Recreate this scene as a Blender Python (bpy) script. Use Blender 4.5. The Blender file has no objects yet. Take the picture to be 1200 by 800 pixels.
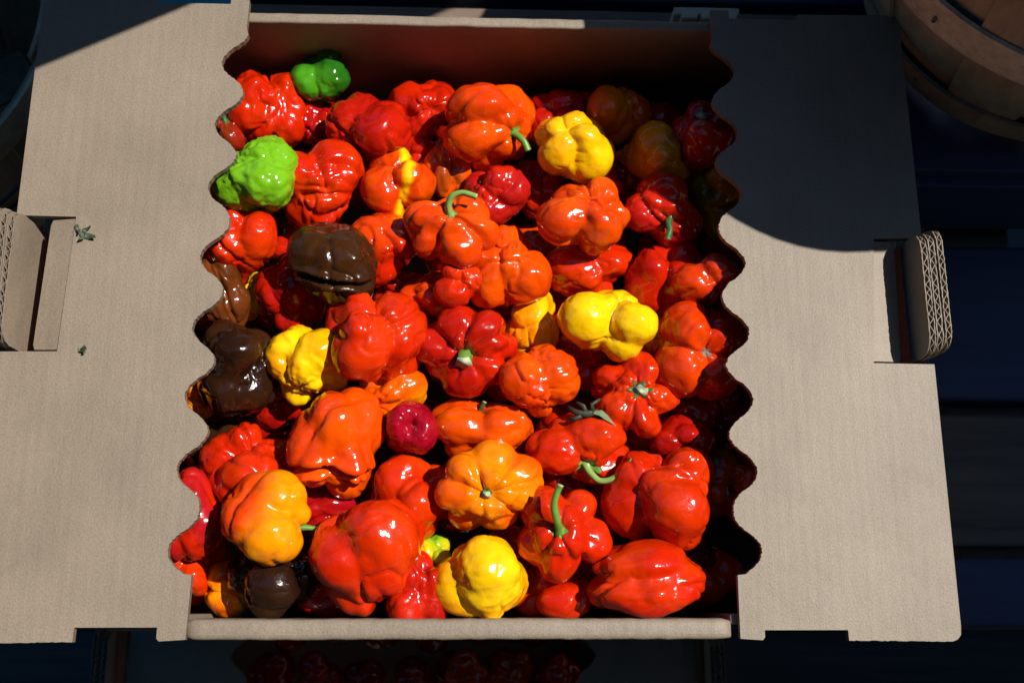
import bpy, bmesh, math, random
import numpy as np
from mathutils import Vector, Matrix

S = bpy.context.scene
COL = S.collection
# ------------------------------------------------------------------ camera
YAW, PITCH, ROLL = -0.15493398, 0.24983802, 0.15904849
CAM = np.array([-0.0016526, -0.15559523, 0.52690992])
FPX = 1233.0                                   # focal length in pixels of a 1200 wide frame
def _cx(a): return np.array([[1,0,0],[0,math.cos(a),-math.sin(a)],[0,math.sin(a),math.cos(a)]])
def _cz(a): return np.array([[math.cos(a),-math.sin(a),0],[math.sin(a),math.cos(a),0],[0,0,1]])
RC = _cz(YAW) @ _cx(PITCH) @ _cz(ROLL)
cd = bpy.data.cameras.new('camera')
cam = bpy.data.objects.new('camera', cd); COL.objects.link(cam)
cam.matrix_world = Matrix([list(RC[i]) + [CAM[i]] for i in range(3)] + [[0,0,0,1]])
cd.sensor_width = 36.0; cd.lens = FPX*36/1200
cd.clip_start = 0.01; cd.clip_end = 60
cd.dof.use_dof = True; cd.dof.focus_distance = 0.53; cd.dof.aperture_fstop = 11
S.camera = cam
# ------------------------------------------------------------------ sky, sun, exposure
SUN = Vector((0.66, 0.23, 1.0)).normalized()
w = bpy.data.worlds.new('World'); S.world = w; w.use_nodes = True
nt = w.node_tree; bg = nt.nodes['Background']
sky = nt.nodes.new('ShaderNodeTexSky'); sky.sky_type = 'NISHITA'; sky.sun_disc = False
sky.sun_elevation = math.asin(SUN.z); sky.sun_rotation = math.atan2(SUN.x, SUN.y)
nt.links.new(sky.outputs[0], bg.inputs[0]); bg.inputs[1].default_value = 0.05
sd = bpy.data.lights.new('sun', 'SUN'); sd.energy = 4.9; sd.angle = math.radians(0.5); sd.color = (1, .955, .89)
so = bpy.data.objects.new('sun', sd); COL.objects.link(so)
so.rotation_euler = SUN.to_track_quat('Z', 'Y').to_euler(); so.location = SUN*3
vs = S.view_settings; vs.view_transform = 'Standard'; vs.look = 'None'; vs.gamma = 1; vs.use_curve_mapping = False
vs.exposure = 0.45
S.cycles.use_denoising = True
S.cycles.max_bounces = 5; S.cycles.diffuse_bounces = 3; S.cycles.glossy_bounces = 3

def at(px, py, z=0.0):
    """point of the plane at height z that the photograph shows at pixel px, py"""
    d = RC @ np.array([(px-600)/FPX, -(py-400)/FPX, -1.0])
    k = (z-CAM[2])/d[2]
    return CAM + k*d
def at_depth(px, py, depth):
    return CAM + depth*(RC @ np.array([(px-600)/FPX, -(py-400)/FPX, -1.0]))

# ------------------------------------------------------------------ materials
def new_mat(name):
    m = bpy.data.materials.new(name); m.use_nodes = True
    return m, m.node_tree, m.node_tree.nodes['Principled BSDF']
def N(t, kind, **kw):
    n = t.nodes.new(kind)
    for k, v in kw.items():
        if k.startswith('i_'):
            key = k[2:].replace('_', ' ')
            n.inputs[key].default_value = v
        else: setattr(n, k, v)
    return n
def noise(t, vec, scale, detail=4, rough=.55, mapping=None):
    if mapping:
        mp = N(t, 'ShaderNodeMapping'); mp.inputs['Scale'].default_value = mapping
        t.links.new(vec, mp.inputs['Vector']); vec = mp.outputs[0]
    n = N(t, 'ShaderNodeTexNoise'); n.inputs['Scale'].default_value = scale
    n.inputs['Detail'].default_value = detail; n.inputs['Roughness'].default_value = rough
    t.links.new(vec, n.inputs['Vector']); return n.outputs['Fac']
def ramp(t, fac, stops):
    r = N(t, 'ShaderNodeValToRGB'); e = r.color_ramp.elements
    while len(e) < len(stops): e.new(.5)
    for q, (p, c) in zip(e, stops):
        q.position = p; q.color = (*c, 1) if len(c) == 3 else c
    t.links.new(fac, r.inputs[0]); return r.outputs[0]
def mixc(t, fac, a, b, blend='MIX'):
    m = N(t, 'ShaderNodeMix', data_type='RGBA', blend_type=blend)
    for s, v in ((m.inputs[0], fac), (m.inputs[6], a), (m.inputs[7], b)):
        if hasattr(v, 'default_value') or hasattr(v, 'is_output'): t.links.new(v, s)
        elif isinstance(v, (int, float)): s.default_value = v
        else: s.default_value = (*v, 1)
    return m.outputs[2]
def bump(t, bsdf, h, strength, dist):
    b = N(t, 'ShaderNodeBump'); b.inputs['Strength'].default_value = strength; b.inputs['Distance'].default_value = dist
    t.links.new(h, b.inputs['Height']); t.links.new(b.outputs[0], bsdf.inputs['Normal']); return b

def cardboard(name, base, edge=False):
    m, t, b = new_mat(name)
    co = N(t, 'ShaderNodeTexCoord').outputs['Object']
    big = noise(t, co, 14, 5, .6)
    fib = noise(t, co, 900, 5, .7)
    strk = noise(t, co, 260, 3, .6, (1, .06, 1))          # streaks along the flutes
    spk = noise(t, co, 520, 2, .5)
    c = mixc(t, ramp(t, big, [(.32,(0,0,0)),(.68,(1,1,1))]), (base[0]*.86,base[1]*.85,base[2]*.83), tuple(x*1.06 for x in base))
    c = mixc(t, .55, c, ramp(t, fib, [(.3,(.55,.52,.5)),(.55,(1,1,1)),(.75,(1.25,1.24,1.22))]), 'MULTIPLY')
    scf = noise(t, co, 34, 6, .72)
    c = mixc(t, ramp(t, scf, [(.60,(0,0,0)),(.74,(.5,.5,.5))]), c, tuple(min(1,x*1.25) for x in base))
    c = mixc(t, ramp(t, noise(t, co, 27, 5, .7, (1,1,3)), [(.27,(.55,.55,.55)),(.40,(0,0,0))]), c, tuple(x*.72 for x in base))
    c = mixc(t, .13, c, ramp(t, strk, [(.35,(.75,.74,.72)),(.62,(1.1,1.1,1.1))]), 'MULTIPLY')
    c = mixc(t, ramp(t, spk, [(.0,(1,1,1)),(.2,(1,1,1)),(.23,(0,0,0))]), c, (.07,.05,.035))
    t.links.new(c, b.inputs['Base Color'])
    b.inputs['Roughness'].default_value = .55; b.inputs['Specular IOR Level'].default_value = .5
    h = N(t, 'ShaderNodeMath', operation='MULTIPLY_ADD'); t.links.new(strk, h.inputs[0]); h.inputs[1].default_value = .35; t.links.new(fib, h.inputs[2])
    wv = N(t, 'ShaderNodeTexWave'); wv.bands_direction = 'X'; wv.inputs['Scale'].default_value = 52; wv.inputs['Distortion'].default_value = .5
    t.links.new(co, wv.inputs['Vector'])                      # the flutes showing faintly through the liner
    h2 = N(t, 'ShaderNodeMath', operation='MULTIPLY_ADD'); t.links.new(wv.outputs['Fac'], h2.inputs[0]); h2.inputs[1].default_value = .12; t.links.new(h.outputs[0], h2.inputs[2])
    wr_ = noise(t, co, 22, 3, .5)
    h3 = N(t, 'ShaderNodeMath', operation='MULTIPLY_ADD'); t.links.new(wr_, h3.inputs[0]); h3.inputs[1].default_value = 5.0; t.links.new(h2.outputs[0], h3.inputs[2])
    bump(t, b, h3.outputs[0], .40, .0007)
    return m
KRAFT = (.227, .180, .131)
M = {}
M['card'] = cardboard('kraft_cardboard', KRAFT)
M['card_edge'] = cardboard('kraft_cut_edge', (.17,.125,.085))
def wood(name, dark, light, sc=1.0, axis=0, rough=.7):
    m, t, b = new_mat(name)
    co = N(t, 'ShaderNodeTexCoord').outputs['Object']
    mp = [30*sc]*3; mp[axis] = 2.2*sc
    g = noise(t, co, 1.0, 6, .65, tuple(mp))
    f = noise(t, co, 4.0, 4, .6, tuple(mp))
    c = mixc(t, ramp(t, g, [(.3,(0,0,0)),(.7,(1,1,1))]), dark, light)
    c = mixc(t, .5, c, ramp(t, f, [(.35,(.6,.6,.6)),(.6,(1,1,1))]), 'MULTIPLY')
    t.links.new(c, b.inputs['Base Color']); b.inputs['Roughness'].default_value = rough
    bump(t, b, f, .3, .001); return m
M['wood'] = wood('basket_wood', (.25,.185,.12), (.40,.31,.21), 1, 2)
M['hoop'] = wood('hoop_wood', (.46,.38,.27), (.62,.53,.40), 1.4)
M['navy'] = wood('navy_painted_board', (.012,.022,.07), (.02,.036,.11), 1, 0, .55)
M['plank'] = wood('brown_board', (.10,.065,.045), (.19,.13,.09))
M['grey_board'] = wood('weathered_board', (.05,.055,.06), (.10,.10,.10))
M['dark_hole'] = wood('dark_underside', (.02,.018,.016), (.03,.026,.022))
def plain(name, c, rough=.5, sc=120, var=.25):
    m, t, b = new_mat(name)
    co = N(t, 'ShaderNodeTexCoord').outputs['Object']
    n = noise(t, co, sc, 4, .6)
    cc = mixc(t, n, tuple(x*(1-var) for x in c), tuple(min(1,x*(1+var)) for x in c))
    t.links.new(cc, b.inputs['Base Color']); b.inputs['Roughness'].default_value = rough
    bump(t, b, n, .2, .0006); return m
M['teal'] = plain('teal_plastic', (.02,.22,.34), .35, 20)
_m, _t, _b = new_mat('shade_tint_sheet'); _tr = N(_t, 'ShaderNodeBsdfTranslucent'); _tr.inputs[0].default_value = (.006,.065,.165,1)  # lets blue light through, added to tint the shade
_ad = N(_t, 'ShaderNodeAddShader'); _b.inputs['Base Color'].default_value = (.008,.03,.08,1); _b.inputs['Roughness'].default_value = .8
_t.links.new(_b.outputs[0], _ad.inputs[0]); _t.links.new(_tr.outputs[0], _ad.inputs[1]); _t.links.new(_ad.outputs[0], _t.nodes['Material Output'].inputs[0])
M['occluder_sheet'] = _m
M['asphalt'] = plain('asphalt', (.045,.045,.048), .9, 200, .4)
M['canvas'] = plain('occluder_canvas', (.012,.03,.06), .9, 300)  # opaque, for the light-blocking sheet added in front
M['nail'] = plain('nail_head', (.05,.05,.055), .4)
M['dry_leaf'] = plain('dry_leaf', (.045,.065,.035), .7, 260, .6)
M['black_stem'] = plain('withered_stem', (.022,.032,.016), .6, 300, .5)
M['pale_leaf'] = plain('pale_sepal', (.20,.30,.14), .6, 300, .4)
M['scar'] = plain('stem_scar', (.17,.11,.075), .7, 500, .4)

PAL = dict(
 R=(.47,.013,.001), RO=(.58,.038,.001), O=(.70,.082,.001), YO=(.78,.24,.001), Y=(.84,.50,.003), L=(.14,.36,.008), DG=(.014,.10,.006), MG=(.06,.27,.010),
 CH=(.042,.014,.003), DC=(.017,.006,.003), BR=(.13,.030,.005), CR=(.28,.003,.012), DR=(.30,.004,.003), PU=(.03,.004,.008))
_pm = {}
def pepper_mat(a, b2, wr):
    key = (a, b2, wr > .012)
    if key in _pm: return _pm[key]
    m, t, b = new_mat('pepper_skin_' + a.lower() + '_' + b2.lower() + ('_wrinkled' if key[2] else ''))
    co = N(t, 'ShaderNodeTexCoord').outputs['Object']
    at_ = N(t, 'ShaderNodeAttribute', attribute_name='blend')
    n1 = noise(t, co, 60, 3, .5)
    ad = N(t, 'ShaderNodeMath', operation='MULTIPLY_ADD'); t.links.new(n1, ad.inputs[0]); ad.inputs[1].default_value = .35; 
    t.links.new(at_.outputs['Fac'], ad.inputs[2])
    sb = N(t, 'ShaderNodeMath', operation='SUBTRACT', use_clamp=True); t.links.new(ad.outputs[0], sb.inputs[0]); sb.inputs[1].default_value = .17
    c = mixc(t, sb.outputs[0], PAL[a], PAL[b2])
    n2 = noise(t, co, 190, 3, .6)
    c = mixc(t, .5, c, ramp(t, n2, [(.3,(.78,.74,.7)),(.6,(1.04,1.04,1.04))]), 'MULTIPLY')
    sp = noise(t, co, 330, 1, .4)
    c = mixc(t, ramp(t, sp, [(0,(1,1,1)),(.17,(1,1,1)),(.20,(0,0,0))]), c, tuple(x*.35+.01 for x in PAL[a]))
    t.links.new(c, b.inputs['Base Color'])
    b.inputs['Roughness'].default_value = .17; b.inputs['Specular IOR Level'].default_value = .30
    b.inputs['Coat Weight'].default_value = .30; b.inputs['Coat Roughness'].default_value = .05
    b.inputs['Subsurface Weight'].default_value = .0; b.inputs['Subsurface Radius'].default_value = (1,.25,.1); b.inputs['Subsurface Scale'].default_value = .004
    if a in ('CH','DC','BR'): b.inputs['Specular IOR Level'].default_value = .22; b.inputs['Coat Weight'].default_value = .45
    fn = noise(t, co, 420, 2, .5); fm = noise(t, co, 150, 2, .5)
    h = N(t, 'ShaderNodeMath', operation='MULTIPLY_ADD'); t.links.new(fm, h.inputs[0]); h.inputs[1].default_value = 2.6; t.links.new(fn, h.inputs[2])
    bp = bump(t, b, h.outputs[0], .34 if not key[2] else .5, .0005)
    t.links.new(bp.outputs[0], b.inputs['Coat Normal'])
    _pm[key] = m; return m
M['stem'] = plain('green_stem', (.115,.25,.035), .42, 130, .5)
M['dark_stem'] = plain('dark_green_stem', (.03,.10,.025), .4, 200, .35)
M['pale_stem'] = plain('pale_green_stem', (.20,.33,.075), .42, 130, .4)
M['cut'] = plain('dried_stem_end', (.38,.42,.26), .7, 400, .4)

# ------------------------------------------------------------------ mesh helpers
def tag(o, label=None, cat=None, group=None, kind=None):
    if label: o['label'] = label
    if cat: o['category'] = cat
    if group: o['group'] = group
    if kind: o['kind'] = kind
    return o
def link(name, me, parent=None, mats=()):
    for m in mats: me.materials.append(m)
    o = bpy.data.objects.new(name, me); COL.objects.link(o)
    if parent is not None: o.parent = parent
    return o
def empty(name, loc=(0,0,0), rot=(0,0,0)):
    o = bpy.data.objects.new(name, None); COL.objects.link(o); o.location = loc; o.rotation_euler = rot
    o.empty_display_size = .02; return o
def smooth(me):
    me.polygons.foreach_set('use_smooth', [True]*len(me.polygons)); me.update()
def pydata(name, v, f, parent=None, mats=(), sm=False):
    me = bpy.data.meshes.new(name); me.from_pydata([tuple(map(float, p)) for p in v], [], f); me.update()
    if sm: smooth(me)
    return link(name, me, parent, mats)
def from_bm(name, bm, parent=None, mats=(), sm=False):
    me = bpy.data.meshes.new(name); bm.to_mesh(me); bm.free()
    if sm: smooth(me)
    return link(name, me, parent, mats)
def box_bm(bm, lo, hi, bev=0.0):
    g = bmesh.ops.create_cube(bm, size=1)
    for v in g['verts']:
        for i in range(3): v.co[i] = lo[i] + (v.co[i]+.5)*(hi[i]-lo[i])
    if bev:
        es = list({e for v in g['verts'] for e in v.link_edges})
        bmesh.ops.bevel(bm, geom=es, offset=bev, segments=2, affect='EDGES', profile=.5)
def box(name, lo, hi, mat, parent=None, bev=0.0):
    bm = bmesh.new(); box_bm(bm, lo, hi, bev); return from_bm(name, bm, parent, [mat])
def tube_data(pts, rad, sides=10, cap=True):
    pts = [np.array(p, float) for p in pts]; n = len(pts); V = []; F = []
    up = np.array([0.31,.17,.93]); prev = None
    for i, p in enumerate(pts):
        d = pts[min(i+1,n-1)] - pts[max(i-1,0)]; d = d/np.linalg.norm(d)
        a = prev if prev is not None else up
        x = a - d*a.dot(d)
        if np.linalg.norm(x) < 1e-4: x = np.cross(d, [1,0,0])
        x = x/np.linalg.norm(x); y = np.cross(d, x); prev = x
        for k in range(sides):
            t = 2*math.pi*k/sides; rr = rad[i]*(1+.13*math.cos(5*t)+.05*math.sin(3*t+i*.7))
            V.append(p + rr*(math.cos(t)*x + math.sin(t)*y))
    for i in range(n-1):
        for k in range(sides):
            a, b = i*sides+k, i*sides+(k+1) % sides
            F.append((a, b, b+sides, a+sides))
    if cap:
        F.append(tuple(range(sides))[::-1]); F.append(tuple(range((n-1)*sides, n*sides)))
    return V, F

# ------------------------------------------------------------------ the cardboard box
rng = random.Random(5)
TH = .004
def flap_outline(side):
    """outline of one top flap; side -1 left, +1 right; scalloped inner edge, notches at both ends, slot for the handle"""
    P = []
    def drift(y):                                             # the left flap sits a little askew
        return 0.0 if side > 0 else -(.137-.1265)*(.16-y)/.31 + .0045
    amp, mid = .0066, .1367
    ys = np.linspace(.150, -.140, 420)
    centre = [.1335,.0965,.0605,.0215,-.0165,-.0522,-.0892,-.1290]
    inner = []
    per = .0373
    for y in ys:
        # distance to nearest notch centre
        c = min(centre, key=lambda q: abs(q-y)); d = (y-c)/per
        s = math.cos(2*math.pi*max(-.5, min(.5, d)))
        s = math.copysign(abs(s)**.85, s)
        x = mid + amp*s + rng.choice((-1,1,0))*rng.uniform(.0001,.00042)
        if y > c and c == centre[0] and y-c > per*.5: x = .1315
        inner.append((x, y))
    inner = [(.1318,.1715),(.1318,.1542)] + inner + [(.1305,-.1405),(.1303,-.160),(.1303,-.1707)]
    inner = [(x + side*drift(y)*1.0, y) for x, y in inner]
    def jag(a, b, n):
        return [(a[0]+(b[0]-a[0])*k/n + rng.uniform(-.00018,.00018), a[1]+(b[1]-a[1])*k/n + rng.uniform(-.00018,.00018)) for k in range(n+1)]
    P += inner
    xt = .1424 if side > 0 else .1507
    P += [(xt-.0012,-.1714),(xt,-.1700),(xt,-.1667)]
    nx = .1836 if side > 0 else .1898
    ny = .1667 if side > 0 else .165
    P += [(xt,-ny)] + [(nx,-ny)]
    P += jag((nx,-.1716),(.2350,-.1722), 40)
    P += [(.2378,-.1712),(.2396,-.1690),(.2400,-.165)]
    return P
def handle_geom(side):
    if side > 0:
        y0, y1 = at(1035,281)[1]+.000, at(1035,424)[1]
        cx = (at(1024,281)[0], at(1024,424)[0])
    else:
        y0, y1 = at(70,255)[1], at(60,410)[1]
        cx = (-at(89,256)[0], -at(67,409)[0])
    return y0, y1, cx
def plate(name, outline, z0, z1, parent, side=1, mats=None, bend=None):
    """solid sheet of board with the given outline; top faces material 0, cut edge material 1"""
    bm = bmesh.new()
    pts = [(side*x, y) for x, y in outline]
    vs_ = [bm.verts.new((x, y, z1)) for x, y in pts]
    f = bm.faces.new(vs_); f.normal_update()
    if f.normal.z < 0: f.normal_flip()
    r = bmesh.ops.extrude_face_region(bm, geom=[f])
    nv = [e for e in r['geom'] if isinstance(e, bmesh.types.BMVert)]
    # the extruded copy becomes the top, the original the underside
    for v in nv: pass
    low = [v for v in bm.verts if v not in set(nv)]
    for v in low: v.co.z = z0
    bmesh.ops.recalc_face_normals(bm, faces=bm.faces[:])
    for q in bm.faces:
        q.material_index = 0 if abs(q.normal.z) > .7 else 1
    bmesh.ops.triangulate(bm, faces=[q for q in bm.faces if len(q.verts) > 4])
    return from_bm(name, bm, parent, mats or [M['card'], M['card_edge']])
def corrugated(name, length, height, thick, parent, mat=None):
    """upright sheet of corrugated board along Y, its top edge open: two liners with a wavy flute between, rounded top corners"""
    V, F = [], []
    n = int(length/.0011); rc = .010; lt = .0005
    ys = np.linspace(-length/2, length/2, n+1)
    r2 = random.Random(int(length*1e5)+int(height*1e6))
    def top(y):
        e = length/2-abs(y)
        h = height if e >= rc else height-rc+math.sqrt(max(0, rc*rc-(rc-e)**2))
        return h + r2.uniform(-.00035,.00035)
    tops = [top(y) for y in ys]
    def sheet(xs0, xs1):
        b = len(V)
        for i, y in enumerate(ys):
            x0, x1 = xs0(i, y), xs1(i, y)
            V.extend([(x0,y,-.04),(x1,y,-.04),(x0,y,tops[i]),(x1,y,tops[i])])
        for i in range(n):
            a = b+4*i; c = a+4
            F.extend([(a,a+2,c+2,c),(a+1,c+1,c+3,a+3),(a+2,a+3,c+3,c+2)])
        F.append((b,b+1,b+3,b+2)); e = b+4*n; F.append((e,e+2,e+3,e+1))
    sheet(lambda i,y: -thick/2, lambda i,y: -thick/2+lt)
    sheet(lambda i,y: thick/2-lt, lambda i,y: thick/2)
    A = thick/2-lt-.0001
    pz = r2.uniform(0,6); wv = lambda y: A*(.86+.14*math.sin(y*310+pz))*math.sin(2*math.pi*y/.0056+.8*math.sin(y*190+pz)+.5*math.sin(y*470))
    sheet(lambda i,y: wv(y)-.00022, lambda i,y: wv(y)+.00022)
    return pydata(name, V, F, parent, [mat or M['card']])

BOX_H = .135
cbox = empty('cardboard_box', (0,0,0))
tag(cbox, 'brown cardboard produce box with scalloped top flaps, full of colourful peppers in the sun', 'box', 'cardboard boxes of peppers')
def wall_strip(name, x0, x1, y0, y1, ztop, parent, round_r):
    """wall slab along X with a rolled, rounded top edge and softened ends"""
    prof = []
    r = (y1-y0)/2; yc = (y0+y1)/2; k = 7
    rz = round_r
    for i in range(k+1):
        a = math.pi*i/k
        prof.append((yc - r*math.copysign(abs(math.cos(a))**.55, math.cos(a)), ztop-rz + rz*math.sin(a)**.7))
    prof = [(y0,-BOX_H)] + prof + [(y1,-BOX_H)]
    nx = 60; V = []; F = []
    xs = np.linspace(x0, x1, nx+1); r3 = random.Random(int(abs(y0)*1e4))
    wob = [r3.uniform(-.00022,.00022) for _ in xs]
    for i, x in enumerate(xs):
        e = min(i, nx-i); s = 1.0 if e > 0 else .82
        for (y, z) in prof:
            zz = z
            if e == 0 and z > -.1: zz = z-.0012
            V.append((x, yc+(y-yc)*s + wob[i], zz+wob[i]*.5))
    m = len(prof)
    for i in range(nx):
        for j in range(m-1):
            a = i*m+j; F.append((a, a+1, a+m+1, a+m))
        F.append((i*m, i*m+m, i*m+2*m-1, i*m+m-1))
    F.append(tuple(range(m))[::-1]); F.append(tuple(range(nx*m, nx*m+m)))
    return pydata(name, V, F, parent, [M['card']], True)
wall_strip('front_wall', -.1378, .1262, -.1710, -.1612, -.0006, cbox, .0028)
wall_strip('back_wall', -.2330, .2330, .1612, .1672, -.0048, cbox, .0015)
for sx, (xa, xb) in ((-1, (-.236,-.1385)), (1, (.1268,.236))):
    box('corner_wall', (xa,-.1640,-BOX_H), (xb,-.1590,-.0045), M['card'], cbox, .0008)
for sx in (-1, 1):
    a, b = sorted((sx*.2385, sx*.2280)); box('side_wall', (a,-.1630,-BOX_H), (b,.1605,-.0300), M['card'], cbox, .0008)
box('box_floor', (-.236,-.165,-BOX_H-.004), (.236,.165,-BOX_H+.0002), M['card'], cbox)
back_lip = None
for side in (-1, 1):
    P = flap_outline(side)
    y0, y1, (ca, cb) = handle_geom(side)
    xo = .2400
    # outer edge with the handle slot, going from the front (low y) to the back
    P += [(xo,y1-.001),(cb,y1-.0006),(ca,y0+.0006),(xo,y0+.001)]
    xo_back = .2395
    if side > 0: P += [(xo_back,.168),(.238,.1705),(.1815,.1698),(.1812,.1663),(.142,.1663),(.1418,.1715)]
    else: P += [(xo_back,.174),(.238,.1755),(.180,.1755),(.1795,.1757),(.179,.1690),(.1372,.1690),(.1370,.1735)]
    fl = plate('top_flap', P, -TH, 0, cbox, side)
    bv = fl.modifiers.new('soft_edge', 'BEVEL'); bv.width = .0007; bv.segments = 2; bv.limit_method = 'ANGLE'; bv.angle_limit = math.radians(50)
    # pushed-in strip of board beside the handle
    if side < 0: fx = (-at(58,256)[0], -at(35,409)[0])
    else: fx = (at(1050,283)[0], at(1059,423)[0])
    o = [(ca,y0),(fx[0]-.001,y0-.0002),(fx[0],y0-.003),(fx[1],y1+.003),(fx[1]-.001,y1+.0004),(cb,y1)]
    o = [(x, y-.0004 if y > (y0+y1)/2 else y+.0004) for x, y in o]
    hp = plate('handle_strip', o, -TH, 0, fl, side)
    for v in hp.data.vertices:                                  # hinged at the crease, free edge pressed down
        u = (abs(v.co.x)-min(ca,cb))/.012
        v.co.z -= .0004 + .0022*max(0, u)
    # three upright layers of the end wall
    ht = empty('hand_tab', (0,0,0)); ht.parent = cbox
    for k, dz in enumerate((0, .001, .0025)):
        L = abs(y0-y1) - .0015
        ly = corrugated('tab_layer', L, (.0150 if side < 0 else .0172)+dz*.5, .0034, ht)
        ly.location = (side*((.2325 if side > 0 else .2352)+.0035*k), (y0+y1)/2+dz, 0)
        ly.rotation_euler = (0, side*math.radians((1,2,4)[k]), 0)

# ------------------------------------------------------------------ pepper shapes
def _hash(ix, iy, iz, seed):
    h = (ix*374761393 + iy*668265263 + iz*2147483647 + seed*1274126177) & 0xffffffff
    h = ((h ^ (h >> 13))*1274126177) & 0xffffffff
    return ((h ^ (h >> 16)) & 0xffff)/65535.0
def vnoise(p, seed):
    i = np.floor(p).astype(np.int64); f = p-i; u = f*f*f*(f*(f*6-15)+10)
    out = 0
    for dx in (0,1):
        for dy in (0,1):
            for dz in (0,1):
                wgt = (u[:,0] if dx else 1-u[:,0])*(u[:,1] if dy else 1-u[:,1])*(u[:,2] if dz else 1-u[:,2])
                out = out + wgt*_hash(i[:,0]+dx, i[:,1]+dy, i[:,2]+dz, seed)
    return out*2-1
def make_r(seed, n=4, fd=.20, lump=.10, wr=0., cr=2, tail=0., waist=0., squat=1., sd=.25, bd=.12, dents=(), slit=None):
    """radius of a pepper in direction d: a soft union of swollen lobes with creases between, stalk dimple, folds and wrinkles"""
    R = np.random.RandomState(seed)
    off = R.rand()*6.283
    ph = off + (np.arange(n) + R.uniform(-.20,.20,n))*2*math.pi/n
    tw = R.uniform(-.35,.35)
    C, Q = [], []
    spread = min(.62, .26+.75*fd) if n < 5 else .50
    for k in range(n):
        rad = spread*R.uniform(.82,1.15); zk = R.uniform(-.22,.22)
        C.append((rad*math.cos(ph[k]), rad*math.sin(ph[k]), zk)); Q.append((.66 if n < 5 else .50)*R.uniform(.88,1.10))
        if n < 5:                                            # a lobe is seldom one ball: a second swelling above or below it
            p2 = ph[k]+R.uniform(-.30,.30); z2 = R.choice([-1,1])*R.uniform(.28,.48)
            C.append((rad*.86*math.cos(p2), rad*.86*math.sin(p2), z2)); Q.append(.50*R.uniform(.85,1.1))
        else:
            C.append((rad*.90*math.cos(ph[k]), rad*.90*math.sin(ph[k]), zk*.5-.22)); Q.append(.46*R.uniform(.9,1.1))
    C.append((0,0,-.18)); Q.append(.74 if n < 5 else .66)
    C.append((0,0,.22)); Q.append(.62 if n < 5 else .60)
    for k in range(int(round(lump*13))):
        g = R.normal(size=3); g /= np.linalg.norm(g); m = R.uniform(.50,.68)
        C.append(tuple(g*m)); Q.append(R.uniform(.26,.42))
    if tail:
        C.append((0,0,-.75)); Q.append(.26+.2*tail); C.append((0,0,-.90-.45*tail)); Q.append(.17)
    C = np.array(C); Q = np.array(Q)
    gd = R.normal(size=(22,3)); gd /= np.linalg.norm(gd,axis=1)[:,None]
    ga = R.uniform(-1,.7,22)*lump*.65; gw = R.uniform(.16,.42,22)
    fdep = fd*R.uniform(.7,1.3,n)*(.58 if n < 5 else .60); fw = R.uniform(.15,.28,n)*(1 if n < 5 else 4.2/n)
    cn = R.normal(size=(max(cr,1),3)); cn /= np.linalg.norm(cn,axis=1)[:,None]
    cc = R.normal(size=(max(cr,1),3)); cc /= np.linalg.norm(cc,axis=1)[:,None]
    co = R.uniform(-.35,.35,max(cr,1))
    def r(d):
        dd = d + .060*np.stack([vnoise(d*3.3+7, seed+1), vnoise(d*3.3+17, seed+2), vnoise(d*3.3+27, seed+4)], 1)
        dd = dd/np.linalg.norm(dd,axis=1)[:,None]
        th = np.arccos(np.clip(dd[:,2],-1,1)); phi = np.arctan2(dd[:,1], dd[:,0]) + tw*(th-1.5)
        cw, sw = np.cos(tw*(th-1.5)), np.sin(tw*(th-1.5))
        tdx = np.stack([dd[:,0]*cw-dd[:,1]*sw, dd[:,0]*sw+dd[:,1]*cw, dd[:,2]], 1)
        dc = tdx @ C.T
        disc = Q[None,:]**2 - (C**2).sum(1)[None,:] + dc**2
        rk = np.where(disc > 0, dc+np.sqrt(np.maximum(disc,0)), dc*.0+.1)
        kk = 36.0
        mx = rk.max(1)
        v = mx + np.log(np.exp(kk*(rk-mx[:,None])).sum(1))/kk - .04
        st = np.sin(th); env = np.clip(st*1.6,0,1)**.7
        for k in range(n):
            dp = (phi-ph[k]-math.pi/n+math.pi) % (2*math.pi) - math.pi
            v = v - fdep[k]*env*np.exp(-np.abs(dp/fw[k])**1.4)*(0.7+.4*np.sin(2.3*th+k))
        v = v - sd*np.exp(-(th/.36)**2) - bd*np.exp(-((math.pi-th)/.30)**2)*(0 if tail else 1)
        v = v*(1 - waist*np.exp(-((th-1.55)/.32)**2))
        q = dd @ gd.T
        v = v + (ga*np.exp(-(np.arccos(np.clip(q,-1,1))/gw)**2)).sum(1)
        for k in range(cr):
            dist = dd@cn[k]-co[k]
            win = np.exp(-(np.arccos(np.clip(d@cc[k],-1,1))/.9)**2)
            v = v - .17*win*np.exp(-(np.abs(dist)/.065)**1.25)
        fo = vnoise(dd*1.9+seed%7, seed+21); fw2 = np.clip(.5+1.4*vnoise(dd*1.3+3, seed+23),0,1)
        v = v - (.04+.60*lump)*fw2*np.exp(-(np.abs(fo)/.075)**1.2) * np.clip(1.1-.12*n,0.15,1)
        f3 = vnoise(dd*3.6+seed%5, seed+25)
        v = v - .015*np.clip(.4+1.5*vnoise(dd*1.7+9, seed+27),0,1)*np.exp(-(np.abs(f3)/.10)**1.2)
        if slit is not None:
            nv_, of_, cv_, wn_, dp_, wd_ = slit
            dist = d@nv_-of_+.05*vnoise(d*2.5,seed+40)
            win = np.clip(1.35-np.arccos(np.clip(d@cv_,-1,1))/wn_,0,1)
            v = v - dp_*win*np.exp(-(np.abs(dist)/wd_)**1.6) + .10*win*np.exp(-((np.abs(dist)-wd_*2.6)/(wd_*1.6))**2)
        for (dv, amp, wd) in dents:
            dv = np.array(dv, float); dv /= np.linalg.norm(dv)
            v = v + amp*np.exp(-(np.arccos(np.clip(d@dv,-1,1))/wd)**2)
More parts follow.
